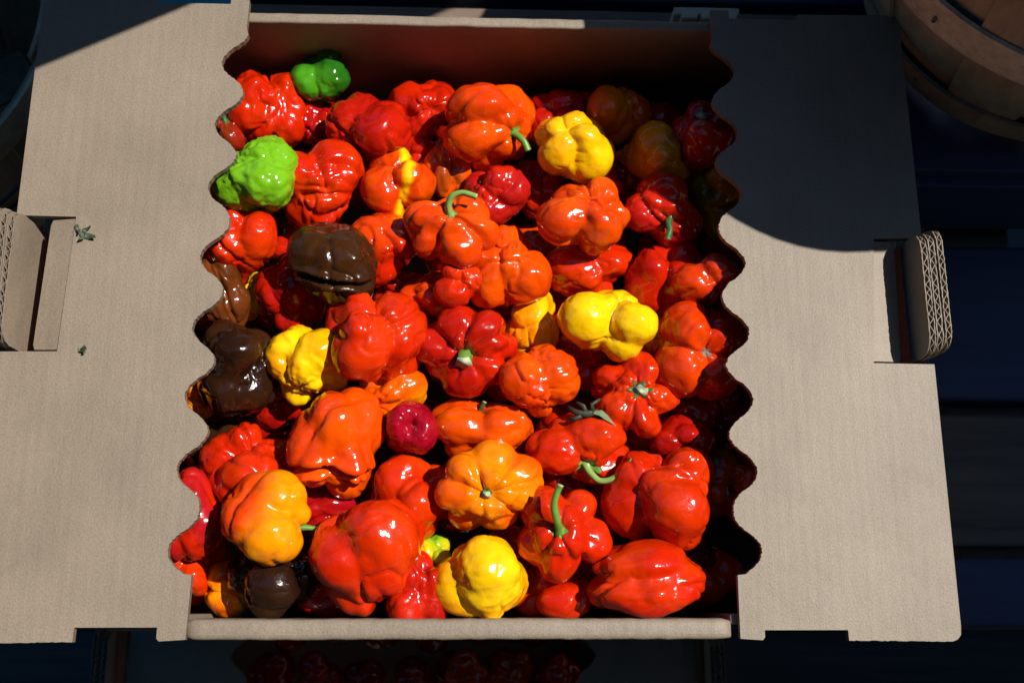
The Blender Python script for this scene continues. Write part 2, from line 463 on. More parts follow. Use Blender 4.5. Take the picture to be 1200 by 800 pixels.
        v = v + .022*vnoise(d*4.1+seed%17, seed) + .008*vnoise(d*8.0+seed%13, seed+3) + .002*vnoise(d*15.0+seed%11, seed+6)
        if wr:
            a = vnoise(dd*6.0+3.3, seed+5); b = vnoise(dd*10.5+1.7, seed+9)
            v = v + wr*1.5*(1-2*np.abs(a)**.8) + wr*.8*(1-2*np.abs(b))
        return np.maximum(v, .42)
    return r
def sphere_dirs(nt_, np_):
    th = np.linspace(0, math.pi, nt_+1)[1:-1]
    ph = np.linspace(0, 2*math.pi, np_, endpoint=False)
    T, Pp = np.meshgrid(th, ph, indexing='ij')
    d = np.stack([np.sin(T)*np.cos(Pp), np.sin(T)*np.sin(Pp), np.cos(T)], -1).reshape(-1,3)
    d = np.vstack([[0,0,1.]] + [d] + [[0,0,-1.]])
    F = []; m = nt_-1
    for k in range(np_): F.append((0, 1+k, 1+(k+1) % np_))
    for i in range(m-1):
        for k in range(np_):
            a = 1+i*np_+k; b = 1+i*np_+(k+1) % np_
            F.append((a, a+np_, b+np_, b))
    e = len(d)-1; s = 1+(m-1)*np_
    for k in range(np_): F.append((e, s+(k+1) % np_, s+k))
    return d, F
DIRS = {q: sphere_dirs(*q) for q in ((64,100),(26,36))}
def basis(axis):
    z = np.array(axis, float); z /= np.linalg.norm(z)
    a = np.array([0,1.,0]) if abs(z[1]) < .9 else np.array([1.,0,0])
    x = np.cross(a, z); x /= np.linalg.norm(x); y = np.cross(z, x)
    return np.stack([x,y,z], 1)                        # local -> camera axes

PLACED = []                                            # (centre, radius)
def settle(px, py, rad_px, zlo, zhi, k=.80):
    """lowest centre along the sight line that rests on what already lies below"""
    z = zlo
    while z < zhi:
        c = at(px, py, z); depth = -((c-CAM) @ RC)[2]
        rr = rad_px*depth/FPX
        if all(np.linalg.norm(c-q) >= k*(rr+s) for q, s in PLACED): break
        z += .001
    return z
GROUP = 'peppers piled in the cardboard box'
def add_pepper(px, py, w_, h_, a, b2, label, axis=(0,0,1), seed=1, stem=None, blend=None, zlo=-.050, zhi=None, z=None, res=(64,100),
               calyx=None, scar=False, tz=1.0, group=GROUP, **kw):
    B = basis(axis)
    if kw.get('dents'): kw = dict(kw, dents=[(B.T @ np.array(q[0],float), q[1], q[2]) for q in kw['dents']])
    if kw.get('slit'):
        u_ = lambda q: (B.T @ np.array(q,float))/np.linalg.norm(q)
        q = kw['slit']; kw = dict(kw, slit=(u_(q[0]), q[1], u_(q[2]), q[3], q[4], q[5]))
    r = make_r(seed, **kw)
    d, F = DIRS[res]
    sq = np.array([1,1,kw.get('squat',1.)])
    P = (d*r(d)[:,None]*sq) @ B.T                       # camera axes, unit size
    lo, hi = P.min(0), P.max(0)
    rad_px = .25*(w_+h_)
    if zhi is None: zhi = -.004 - .80*rad_px*.5/FPX if 290 < px < 812 else -.010 - rad_px*.5/FPX
    if z is None: z = settle(px, py, rad_px, zlo, zhi)
    c = at(px, py, z); depth = -((c-CAM) @ RC)[2]
    k = depth/FPX
    PLACED.append((c, rad_px*k))
    sx, sy = w_*k/(hi[0]-lo[0]), h_*k/(hi[1]-lo[1]); sz = math.sqrt(sx*sy)*tz
    sc = np.array([sx,sy,sz]); mid = (lo+hi)/2
    cvt = lambda Q: ((Q-mid)*sc) @ RC.T                 # -> world offsets from the centre
    me = bpy.data.meshes.new('pepper')
    me.from_pydata([tuple(map(float,p)) for p in cvt(P)], [], F); smooth(me)
    bl = np.zeros(len(d))
    if blend:
        kind = blend[0]
        if kind == 'dir':                               # ('dir', camera direction, threshold, softness)
            v = np.array(blend[1],float); v /= np.linalg.norm(v)
            s = (d @ B.T) @ v
            bl = np.clip((s-blend[2])/blend[3],0,1)
        elif kind == 'spot':                            # ('spot', camera direction, radius, softness)
            v = np.array(blend[1],float); v /= np.linalg.norm(v)
            ang = np.arccos(np.clip((d @ B.T) @ v,-1,1))
            bl = np.clip((blend[2]-ang)/blend[3],0,1)
        elif kind == 'band':                            # ('band', normal of the stripe, offset, half width, softness)
            v = np.array(blend[1],float); v /= np.linalg.norm(v)
            bl = np.clip((blend[3]-np.abs((d @ B.T) @ v - blend[2] + .06*vnoise(d*3,seed+8)))/blend[4],0,1)
        elif kind == 'mottle':
            bl = np.clip(.5+blend[1]*vnoise(d*1.7+5, seed+77),0,1)
        bl = bl*bl*(3-2*bl)
    else:
        bl = np.clip(.30+.55*vnoise(d*1.5+2, seed+31),0,1)
    at_ = me.attributes.new('blend','FLOAT','POINT'); at_.data.foreach_set('value', bl.astype(np.float32))
    me.materials.append(pepper_mat(a, b2, kw.get('wr',0.)))
    o = bpy.data.objects.new('pepper', me); COL.objects.link(o); o.location = c
    tag(o, label, 'pepper', group)
    # stalk end
    zt = np.array([[0,0,1.]]); base = (zt*r(zt)[:,None]*sq) @ B.T
    def cap(name, tmax, lobes, lift, mat, rag=.3):
        V, Fc = [], []; npn, ntn = 40, 5
        for i in range(1, ntn+1):
            for q in range(npn):
                ph = 2*math.pi*q/npn
                tm = tmax*(1+rag*math.cos(lobes*ph)+.12*math.sin(2*ph+seed))
                th = tm*i/ntn
                V.append((math.sin(th)*math.cos(ph), math.sin(th)*math.sin(ph), math.cos(th)))
        D = np.array([[0,0,1.]]+V)
        rr = r(D)+lift*np.array([1.]+[1-.55*(i/ntn)**2 for i in range(1,ntn+1) for _ in range(npn)])
        Q = cvt((D*rr[:,None]*sq) @ B.T)
        for q in range(npn): Fc.append((0,1+q,1+(q+1) % npn))
        for i in range(ntn-1):
            for q in range(npn):
                a0 = 1+i*npn+q; b0 = 1+i*npn+(q+1) % npn
                Fc.append((a0,a0+npn,b0+npn,b0))
        ob = pydata(name, Q, Fc, o, [mat], True)
        return ob
    if calyx: cap('calyx', *calyx)
    if scar: cap('stem_scar', .17, 3, .012, M['scar'], .05)
    if stem:
        mat, pts, r0, r1 = stem                         # pts in picture pixels from the stalk base, third number towards the camera
        b0 = cvt(base)[0]
        W = [b0 - (RC @ np.array(axis, float))/np.linalg.norm(axis)*.002]
        ctrl = [np.zeros(3)] + [np.array([p[0],-p[1],p[2]],float) for p in pts]
        path = []
        for i in range(len(ctrl)-1):
            p0 = ctrl[max(i-1,0)]; p1 = ctrl[i]; p2 = ctrl[i+1]; p3 = ctrl[min(i+2,len(ctrl)-1)]
            for t in np.linspace(0,1,6,endpoint=False):
                path.append(.5*((2*p1)+(-p0+p2)*t+(2*p0-5*p1+4*p2-p3)*t*t+(-p0+3*p1-3*p2+p3)*t**3))
        path.append(ctrl[-1])
        W += [b0 + RC @ (p*k) for p in path]
        nn = len(W); rad = []
        for i in range(nn):
            u = i/(nn-1); q = (r0+(r1-r0)*min(1,u*1.4))*k
            if u < .18: q *= 1+.9*(1-u/.18)**1.5
            if u > .93: q *= 1.12
            rad.append(q)
        V, Fc = tube_data(W, rad)
        st = pydata('stem', V, Fc, o, [mat, M['cut']], True)
        st.data.polygons[len(st.data.polygons)-1].material_index = 1
    return o

CAL = lambda t=.30, m='stem', l=5, rag=.25, lift=.03: (t, l, lift, M[m], rag)
ST = M['stem']
# the visible peppers, lowest first: x, y, width, height in the photograph, two skin colours, label, ...
def P(*a, **k): return add_pepper(*a, **k)
# --- lowest
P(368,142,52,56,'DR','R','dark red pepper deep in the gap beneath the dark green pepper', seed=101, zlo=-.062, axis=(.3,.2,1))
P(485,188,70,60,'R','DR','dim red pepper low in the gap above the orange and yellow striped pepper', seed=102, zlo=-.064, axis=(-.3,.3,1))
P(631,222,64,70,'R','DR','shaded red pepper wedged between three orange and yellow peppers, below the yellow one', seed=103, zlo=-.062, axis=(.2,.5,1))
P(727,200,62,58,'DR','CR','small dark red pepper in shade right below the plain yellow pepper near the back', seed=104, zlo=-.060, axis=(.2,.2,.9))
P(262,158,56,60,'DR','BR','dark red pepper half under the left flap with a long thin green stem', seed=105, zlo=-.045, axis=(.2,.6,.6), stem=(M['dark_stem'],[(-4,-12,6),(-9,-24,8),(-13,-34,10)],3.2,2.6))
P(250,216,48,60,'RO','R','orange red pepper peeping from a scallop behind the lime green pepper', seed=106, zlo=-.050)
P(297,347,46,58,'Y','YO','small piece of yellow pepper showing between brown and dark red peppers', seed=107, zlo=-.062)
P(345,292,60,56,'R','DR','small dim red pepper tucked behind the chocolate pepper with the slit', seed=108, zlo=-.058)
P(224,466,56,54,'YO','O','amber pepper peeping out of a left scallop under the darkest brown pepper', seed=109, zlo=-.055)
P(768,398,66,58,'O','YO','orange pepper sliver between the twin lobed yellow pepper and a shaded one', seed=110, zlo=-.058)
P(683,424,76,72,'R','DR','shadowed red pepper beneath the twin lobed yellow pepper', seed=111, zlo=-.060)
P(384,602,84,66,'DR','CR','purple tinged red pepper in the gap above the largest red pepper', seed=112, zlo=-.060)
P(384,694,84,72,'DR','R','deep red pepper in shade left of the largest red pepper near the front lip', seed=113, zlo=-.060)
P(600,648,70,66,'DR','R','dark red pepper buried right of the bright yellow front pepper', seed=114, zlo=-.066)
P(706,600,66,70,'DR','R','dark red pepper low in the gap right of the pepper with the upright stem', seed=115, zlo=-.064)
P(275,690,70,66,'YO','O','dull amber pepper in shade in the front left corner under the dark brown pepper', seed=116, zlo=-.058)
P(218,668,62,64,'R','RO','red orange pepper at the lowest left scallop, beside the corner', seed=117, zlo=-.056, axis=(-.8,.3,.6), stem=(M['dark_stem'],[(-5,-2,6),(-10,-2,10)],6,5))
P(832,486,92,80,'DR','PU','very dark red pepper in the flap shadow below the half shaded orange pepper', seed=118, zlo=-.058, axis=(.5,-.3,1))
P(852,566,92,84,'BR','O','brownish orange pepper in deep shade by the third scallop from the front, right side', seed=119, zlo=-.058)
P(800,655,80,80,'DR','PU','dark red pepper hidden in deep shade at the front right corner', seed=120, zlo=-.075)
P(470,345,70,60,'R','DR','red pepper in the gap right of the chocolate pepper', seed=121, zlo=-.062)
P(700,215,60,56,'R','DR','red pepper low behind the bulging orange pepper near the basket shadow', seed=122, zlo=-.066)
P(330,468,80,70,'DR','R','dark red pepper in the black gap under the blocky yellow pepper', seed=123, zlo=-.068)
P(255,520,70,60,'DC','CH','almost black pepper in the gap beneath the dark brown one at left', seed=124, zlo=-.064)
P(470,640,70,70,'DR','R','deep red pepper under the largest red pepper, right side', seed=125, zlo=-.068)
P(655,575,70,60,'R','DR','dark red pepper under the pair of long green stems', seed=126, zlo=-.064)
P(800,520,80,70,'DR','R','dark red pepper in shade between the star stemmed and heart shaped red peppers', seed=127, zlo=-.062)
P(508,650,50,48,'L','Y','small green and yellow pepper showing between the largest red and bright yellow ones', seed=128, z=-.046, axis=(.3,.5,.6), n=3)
# --- middle
P(497,132,86,80,'R','DR','shaded red pepper at the back wall between bright red and orange ones', seed=1, z=-.054, axis=(.4,-.2,1), n=3, fd=.3)
P(652,142,80,76,'DR','R','dim dark red pepper at the back, behind the plain yellow pepper', seed=2, z=-.056, axis=(-.2,.4,1))
P(725,136,80,72,'O','YO','dull orange two lobed pepper in shade against the back wall', seed=3, z=-.054, axis=(.2,.8,.5), n=2, fd=.32)
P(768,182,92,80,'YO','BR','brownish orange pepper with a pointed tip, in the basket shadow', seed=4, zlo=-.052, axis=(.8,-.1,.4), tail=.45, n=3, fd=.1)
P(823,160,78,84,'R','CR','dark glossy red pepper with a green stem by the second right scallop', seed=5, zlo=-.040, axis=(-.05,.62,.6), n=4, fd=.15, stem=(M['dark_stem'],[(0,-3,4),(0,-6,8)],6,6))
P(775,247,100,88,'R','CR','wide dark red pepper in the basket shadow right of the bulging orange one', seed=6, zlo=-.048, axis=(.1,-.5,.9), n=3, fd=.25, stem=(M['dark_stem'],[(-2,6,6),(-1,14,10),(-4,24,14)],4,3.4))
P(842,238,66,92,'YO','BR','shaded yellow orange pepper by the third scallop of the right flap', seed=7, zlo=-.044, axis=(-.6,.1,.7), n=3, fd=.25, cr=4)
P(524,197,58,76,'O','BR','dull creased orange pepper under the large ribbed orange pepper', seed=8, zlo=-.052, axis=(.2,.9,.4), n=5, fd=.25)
P(468,216,88,92,'RO','Y','orange pepper with a bright yellow stripe down its side', seed=9, zlo=-.046, axis=(-.1,.5,.5), n=3, fd=.26, blend=('band',(.95,-.12,-.30),  .08,.24,.20), lump=.08)
P(582,232,82,72,'R','CR','glossy deep red pepper behind the hook stemmed orange pepper', seed=10, zlo=-.044, axis=(-.6,.6,.5), n=3, fd=.18)
P(448,293,106,92,'RO','R','orange red pepper partly behind the chocolate one and the hook stemmed one', seed=11, zlo=-.046, axis=(.5,-.5,.5), n=2, fd=.32, blend=('dir',(.6,-.7,0),-.1,.7))
P(340,344,84,96,'DR','R','smooth deep red pepper left below the chocolate pepper with the slit', seed=12, zlo=-.046, axis=(-.2,-.6,.7), n=3, fd=.14, lump=.04)
P(690,318,104,68,'R','RO','red pepper half in shade under the bulging orange pepper', seed=13, zlo=-.048, axis=(.5,-.6,.5), n=3, fd=.14)
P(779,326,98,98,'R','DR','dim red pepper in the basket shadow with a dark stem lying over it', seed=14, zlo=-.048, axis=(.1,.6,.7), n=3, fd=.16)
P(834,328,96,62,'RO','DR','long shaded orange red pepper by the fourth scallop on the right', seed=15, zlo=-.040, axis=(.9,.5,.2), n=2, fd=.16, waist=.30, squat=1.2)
P(506,346,82,58,'RO','Y','orange red pepper with a thin yellow streak, under the ribbed central ones', seed=16, zlo=-.054, axis=(.1,.8,.4), n=6, fd=.14, blend=('spot',(.25,-.6,.75),.25,.25))
P(622,376,68,82,'YO','Y','amber yellow pepper behind the twin lobed yellow pepper', seed=17, zlo=-.050, axis=(.2,.2,-.9), n=3, fd=.2, waist=.15)
P(540,332,64,60,'R','RO','red pepper lobe showing under the orange pepper in the middle of the box', seed=18, zlo=-.048, axis=(.1,.1,1), n=3)
P(460,460,84,66,'O','YO','orange pepper wedged below the blocky red one, above the crimson wrinkled one', seed=19, zlo=-.048, axis=(-.4,.3,.8), n=3, fd=.12, blend=('dir',(.6,-.6,0),.3,.5))
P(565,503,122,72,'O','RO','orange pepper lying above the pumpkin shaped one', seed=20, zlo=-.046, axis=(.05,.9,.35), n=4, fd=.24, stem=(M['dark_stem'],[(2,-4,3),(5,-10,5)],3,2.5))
P(486,584,108,108,'R','RO','glossy red pepper left of the pumpkin shaped orange one', seed=21, zlo=-.044, axis=(.4,.5,.6), n=3, fd=.26, lump=.14)
P(225,602,80,112,'R','CR','curved bright red pepper at the left flap near the front corner', seed=22, zlo=-.038, axis=(-.4,.9,.1), n=2, fd=.20, waist=.12, squat=1.2, lump=.14)
P(490,692,72,92,'R','DR','narrow red pepper at the front lip between the largest red and bright yellow ones', seed=23, zlo=-.048, axis=(.3,.9,.3), n=3, fd=.2)
P(650,694,98,72,'R','RO','red pepper with square shoulders at the front lip, right of the bright yellow one', seed=24, zlo=-.046, axis=(-.8,.1,.5), n=3, fd=.26, cr=4)
P(677,524,124,86,'R','RO','red orange pepper with a long curved pale tipped stem', seed=25, zlo=-.042, axis=(.08,-.62,.62), n=3, fd=.28, lump=.10,
  stem=(M['pale_stem'],[(4,9,6),(16,18,12),(34,12,16),(52,-6,18)],4.6,3.4), calyx=CAL(.26,'stem'))
P(316,128,98,92,'R','RO','red folded pepper in the back left corner beside the dark green one', seed=26, z=-.050, axis=(.2,.9,.3), n=2, fd=.36, lump=.15, cr=3, dents=(((.1,.75,.6),-.28,.38),))
P(377,90,72,62,'DG','MG','small dark green pepper against the back wall', seed=27, z=-.050, axis=(0,.9,-.1), n=3, fd=.22, blend=('dir',(-.3,-.5,.6),.35,.6))
P(432,152,104,90,'R','DR','bright red blocky pepper near the back wall, right of the dark green one', seed=28, zlo=-.042, axis=(-.3,-.7,.4), n=3, fd=.24, lump=.12)
P(262,346,66,104,'BR','CH','brown orange pepper with a pinched waist at the left scallops', seed=29, zlo=-.036, axis=(-.3,.9,.2), n=3, fd=.12, waist=.26, squat=1.3, tail=.1, lump=.13)
P(276,430,92,116,'DC','CH','dark chocolate brown knobbly pepper hanging at the left edge', seed=30, zlo=-.034, axis=(.15,.9,.2), n=3, fd=.10, waist=.22, squat=1.2, lump=.16)
P(318,684,118,92,'DC','CH','dark chocolate pepper half hidden under the yellow and orange blotched one', seed=31, z=-.036, axis=(.25,.9,.25), n=3, fd=.42, tail=.25, lump=.05)
P(285,287,86,92,'R','RO','red pointed pepper under the lime green one by the left flap', seed=32, zlo=-.038, axis=(.1,.9,.3), n=3, fd=.12, tail=.30, lump=.12)
P(288,543,118,98,'R','RO','shiny red orange lobed pepper above the yellow and orange blotched one', seed=33, zlo=-.040, axis=(.5,.8,.1), n=3, fd=.30, lump=.09)
P(772,583,136,118,'R','RO','big heart shaped red pepper at the right, half crossed by flap shadow', seed=34, zlo=-.040, axis=(-.1,.8,.35), n=3, fd=.30, lump=.10)
# --- upper
P(372,219,110,114,'R','RO','red folded pepper beside the lime green one', seed=40, zlo=-.038, axis=(-.3,.3,-.8), n=3, fd=.30, cr=4, lump=.15)
P(300,204,102,92,'L','L','lime green wrinkled pepper at the left flap', seed=41, zlo=-.030, axis=(-.5,.6,.3), n=4, fd=.14, wr=.020, cr=4, lump=.10)
P(573,148,110,102,'RO','O','large ribbed orange pepper at the back with a green stem on its right', seed=42, zlo=-.036, axis=(.66,-.32,.55), n=5, fd=.13, lump=.02, cr=1, stem=(ST,[(7,6,7),(13,13,9),(17,22,8)],4.2,3.6), calyx=CAL(.2,'stem'))
P(673,174,94,84,'Y','YO','plain yellow four lobed pepper near the back of the box', seed=43, zlo=-.040, axis=(.15,-.45,-.8), n=4, fd=.24, bd=.25, lump=.03, cr=0)
P(683,253,112,94,'RO','O','bulging orange pepper with deep folds, at the edge of the basket shadow', seed=44, zlo=-.034, axis=(.1,.7,.5), n=4, fd=.34, lump=.15, cr=3)
P(597,313,100,100,'RO','O','orange pepper with a deep fold in the middle of the box', seed=45, zlo=-.034, axis=(-.2,.7,.5), n=3, fd=.34, lump=.10, cr=3)
P(530,272,114,90,'RO','O','orange ribbed pepper with a hooked pale green stem', seed=46, zlo=-.030, axis=(.08,.50,.80), n=6, fd=.26, lump=.08, sd=.32, cr=2,
  stem=(M['pale_stem'],[(-3,-10,8),(2,-21,14),(14,-25,17),(30,-20,18)],4.4,3.2), calyx=CAL(.18,'pale_stem'))
P(390,311,106,104,'CH','DC','chocolate brown pepper with a dark slit like an open mouth', seed=47, zlo=-.030, axis=(-.7,-.2,-.3), n=2, fd=.10, lump=.11, cr=0, slit=((.16,1,.42),-.10,(-.15,-.35,.85),1.25,.34,.055))
P(440,394,122,108,'R','RO','blocky red orange three lobed pepper right above the yellow wrinkled one', seed=48, zlo=-.036, axis=(.1,.75,.45), n=3, fd=.30, lump=.10)
P(545,412,124,108,'R','DR','red ribbed pepper with a short cut green stem in its centre', seed=49, zlo=-.038, axis=(-.02,-.2,1), n=7, fd=.25, lump=.08, sd=.40, cr=2,
  stem=(ST,[(-1,4,10),(-1,9,16)],8,8.5))
P(710,381,116,86,'Y','Y','twin lobed bright yellow pepper right of centre', seed=50, zlo=-.032, axis=(.2,.6,.3), n=3, fd=.34, lump=.10, cr=1)
P(632,446,96,88,'RO','O','orange red knuckled pepper left of the star stemmed red one', seed=51, zlo=-.034, axis=(-.3,.7,-.3), n=3, fd=.24, lump=.12, cr=3)
P(746,462,106,102,'R','RO','red bumpy pepper with a dark star shaped calyx', seed=52, zlo=-.036, axis=(.12,.28,.9), n=5, fd=.26, wr=.012, lump=.10, sd=.30,
  stem=(M['dark_stem'],[(1,0,5),(1,1,8)],7.5,8), calyx=CAL(.30,'dark_stem',6,.28,.04))
P(819,411,112,118,'RO','R','orange red pepper with a round grey stem scar, half in shade', seed=53, zlo=-.034, axis=(.10,-.02,1), n=4, fd=.24, lump=.08, sd=.30, scar=True, blend=('dir',(.8,.5,0),.1,.6))
P(360,428,98,96,'Y','YO','blocky wrinkled yellow pepper at the left under the chocolate one', seed=54, zlo=-.036, axis=(.2,.6,-.5), n=4, fd=.24, lump=.10, wr=.012, cr=3)
P(396,520,112,134,'RO','O','big glossy orange pepper with a large upper bulge and smaller lower folds', seed=55, zlo=-.034, axis=(.3,-.75,.25), n=4, fd=.18, waist=.0, lump=.10, cr=4, slit=((.12,1,.1),-.40,(.1,-.35,.9),1.35,.26,.055))
P(482,502,66,66,'CR','CR','small crimson wrinkled pepper with a dimple', seed=56, zlo=-.032, axis=(.1,.1,1), n=2, fd=.03, wr=.003, sd=.26, lump=.02, cr=0, dents=[((.15,.2,1),-.10,.3)])
P(574,569,128,108,'O','YO','orange pumpkin shaped pepper with a green calyx at its centre', seed=57, zlo=-.030, axis=(.02,.02,1), n=7, fd=.22, lump=.05, sd=.30, cr=0,
  stem=(M['stem'],[(0,1,3),(0,2,6)],5,5), calyx=CAL(.15,'dark_stem',5,.2,.03))
P(662,624,112,112,'R','RO','red pepper with an upright green stem near the front', seed=58, zlo=-.032, axis=(-.12,.22,.95), n=5, fd=.25, lump=.10, sd=.32,
  stem=(M['stem'],[(-3,-12,12),(-7,-30,20),(-5,-44,24),(0,-56,26)],4.6,3.6), calyx=CAL(.20,'stem'))
P(757,679,140,96,'R','RO','wide red pepper lying by the front lip at the right', seed=59, zlo=-.032, axis=(-.8,.1,.15), n=4, fd=.17, lump=.08, bd=.10)
P(314,604,102,110,'YO','RO','orange and yellow blotched pepper with a green stem at its right', seed=60, zlo=-.028, axis=(.55,-.25,-.1), n=3, fd=.26, lump=.15, blend=('dir',(-.75,.35,.3),.05,.75),
  stem=(ST,[(8,0,0),(18,1,-1),(30,1,-2)],4,2.4))
P(431,651,132,138,'R','RO','largest red pepper, blocky with deep folds, near the front lip', seed=61, zlo=-.030, axis=(-.3,.75,-.2), n=4, fd=.18, lump=.10, cr=5)
P(562,676,116,106,'Y','YO','bright yellow pepper with a pinched tip over the front lip', seed=62, zlo=-.026, axis=(-.1,.8,-.25), n=3, fd=.20, lump=.07, tail=.14, cr=1)

# peppers beneath the visible layer
fr = random.Random(9)
PROTO = []
for q, (a, b2) in enumerate((('R','DR'),('RO','R'),('O','RO'),('DR','R'),('Y','YO'))):
    r = make_r(300+q, n=3+q % 3, fd=.22, lump=.1); d, F = DIRS[(26,36)]
    me = bpy.data.meshes.new('pepper'); me.from_pydata([tuple(map(float,p)) for p in d*r(d)[:,None]*.021], [], F); smooth(me)
    me.materials.append(pepper_mat(a, b2, 0)); PROTO.append(me)
def filler(x, y, z, label, group):
    o = bpy.data.objects.new('pepper', fr.choice([PROTO[0],PROTO[1],PROTO[3],PROTO[3]])); COL.objects.link(o); o.location = (x,y,z)
    o.rotation_euler = [fr.uniform(0,6.28) for _ in range(3)]; s = fr.uniform(.85,1.15); o.scale = (s,s,s)
    return tag(o, label, 'pepper', group)
for iy in range(8):
    for ix in range(10):
        x = -.190+ix*.0423 + (iy % 2)*.018-.009 + fr.uniform(-.005,.005); y = -.137+iy*.0392 + fr.uniform(-.004,.004)
        filler(x, y, -.086 + fr.uniform(-.006,.008), 'pepper of the lower layer showing only in the dark gaps between the others', 'peppers of the lower layer')

# ------------------------------------------------------------------ what stands around the box
def tag_(o, *a, **k): return tag(o, *a, **k)
ground = box('ground', (-12,-12,-.97), (12,12,-.95), M['asphalt']); tag(ground, 'dark asphalt ground under the market stall', kind='structure')
TZ = -.1392
table = empty('produce_table', (0,0,TZ))
tag(table, 'dark wooden market table of navy and brown boards under the sunlit box', 'table')
def ypx(p): return at(1165, p, TZ)[1]
brd = [(ypx(735),ypx(654),'navy',0),(ypx(640),ypx(484),'plank',-.006),(ypx(469),ypx(289),'navy',0),(ypx(254),ypx(150),'navy',.001),(ypx(140),ypx(20),'plank',-.002),(ypx(10),ypx(-110),'navy',0)]
for ya, yb, mk, dz in brd:
    box('board', (-.262,ya,-.022+dz), (1.1,yb,dz), M[mk], table, .002)
for x in (-.2, .35, .95):
    box('cross_bar', (x-.03,-.17,-.062), (x+.03,.55,-.0285), M['plank'], table, .002)
for x in (-.22, 1.02):
    for y in (-.13, .50): box('leg', (x-.03,y-.03,-.81), (x+.03,y+.03,-.0285), M['plank'], table, .002)
LZ = -.4795
shelf = empty('lower_shelf', (0,0,LZ))
tag(shelf, 'dim lower shelf of weathered boards in front, beneath the table edge', 'shelf')
for k in range(7):
    y = -.42 + k*.062
    box('board', (-.8,y,-.018), (1.15,y+.054+.004*(k % 2),.003*(k % 3)), M['grey_board'], shelf, .0015)
for x in (-.7, 1.05): box('leg', (x-.03,-.40,-.47), (x+.03,-.34,-.0185), M['grey_board'], shelf, .0015)

# the second box, lower down in the shade
def copy_tree(o, parent=None):
    c = o.copy(); COL.objects.link(c)
    if parent is not None: c.parent = parent
    for ch in o.children: copy_tree(ch, c)
    return c
b2 = copy_tree(cbox)
p = at(485, 786, -.34); b2.location = (p[0], p[1]-.01, -.34)
b2['label'] = 'second cardboard produce box, on the lower shelf in deep shade in front'
for iy in range(5):
    for ix in range(7):
        filler(p[0]-.118+ix*.039+(iy % 2)*.012, p[1]-.085+iy*.040, -.34-.038+fr.uniform(-.006,.008), 'dark red pepper in the shaded lower box in front', 'peppers in the shaded lower box')

# ------------------------------------------------------------------ baskets
def cone_slat(a0, a1, r0, r1, h0, h1, th, bow=.009):
    V, F = [], []; n, m = 4, 6
    for i in range(m+1):
        u = i/m; z = h0+(h1-h0)*u; rr = r0+(r1-r0)*u + bow*math.sin(math.pi*u)
        for k in range(n+1):
            a = a0+(a1-a0)*k/n
            for q in (0, th): V.append(((rr+q)*math.cos(a), (rr+q)*math.sin(a), z))
    w_ = 2*(n+1)
    for i in range(m):
        for k in range(n):
            b = i*w_+2*k
            F.append((b+1,b+3,b+w_+3,b+w_+1)); F.append((b,b+w_,b+w_+2,b+2))
        b = i*w_; F.append((b,b+1,b+w_+1,b+w_)); b = i*w_+2*n; F.append((b,b+w_,b+w_+1,b+1))
    for k in range(n):
        b = 2*k; F.append((b,b+2,b+3,b+1)); b = m*w_+2*k; F.append((b,b+1,b+3,b+2))
    return V, F
def hoop(name, r0, r1, z0, z1, th, parent, mat):
    V, F = [], []; n = 72
    for k in range(n):
        a = 2*math.pi*k/n; wv = .0006*math.sin(3*a)+.0004*math.sin(7*a)
        for (r, z) in ((r0,z0),(r0+th,z0),(r1+th,z1),(r1,z1)): V.append(((r+wv)*math.cos(a),(r+wv)*math.sin(a),z+wv*2))
    for k in range(n):
        for j in range(4):
            a, b = 4*k+j, 4*k+(j+1) % 4; c, d = 4*((k+1) % n)+(j+1) % 4, 4*((k+1) % n)+j
            F.append((a,d,c,b))
    return pydata(name, V, F, parent, [mat], False)
RB, RT, HB, HM = .100, .144, .222, .108
_b = bmesh.new(); bmesh.ops.create_icosphere(_b, subdivisions=1, radius=.0018)
for v in _b.verts: v.co = (v.co.x*.5, v.co.y*.8, v.co.z*1.7)
NAIL = bpy.data.meshes.new('nail'); _b.to_mesh(NAIL); _b.free(); NAIL.materials.append(M['nail'])
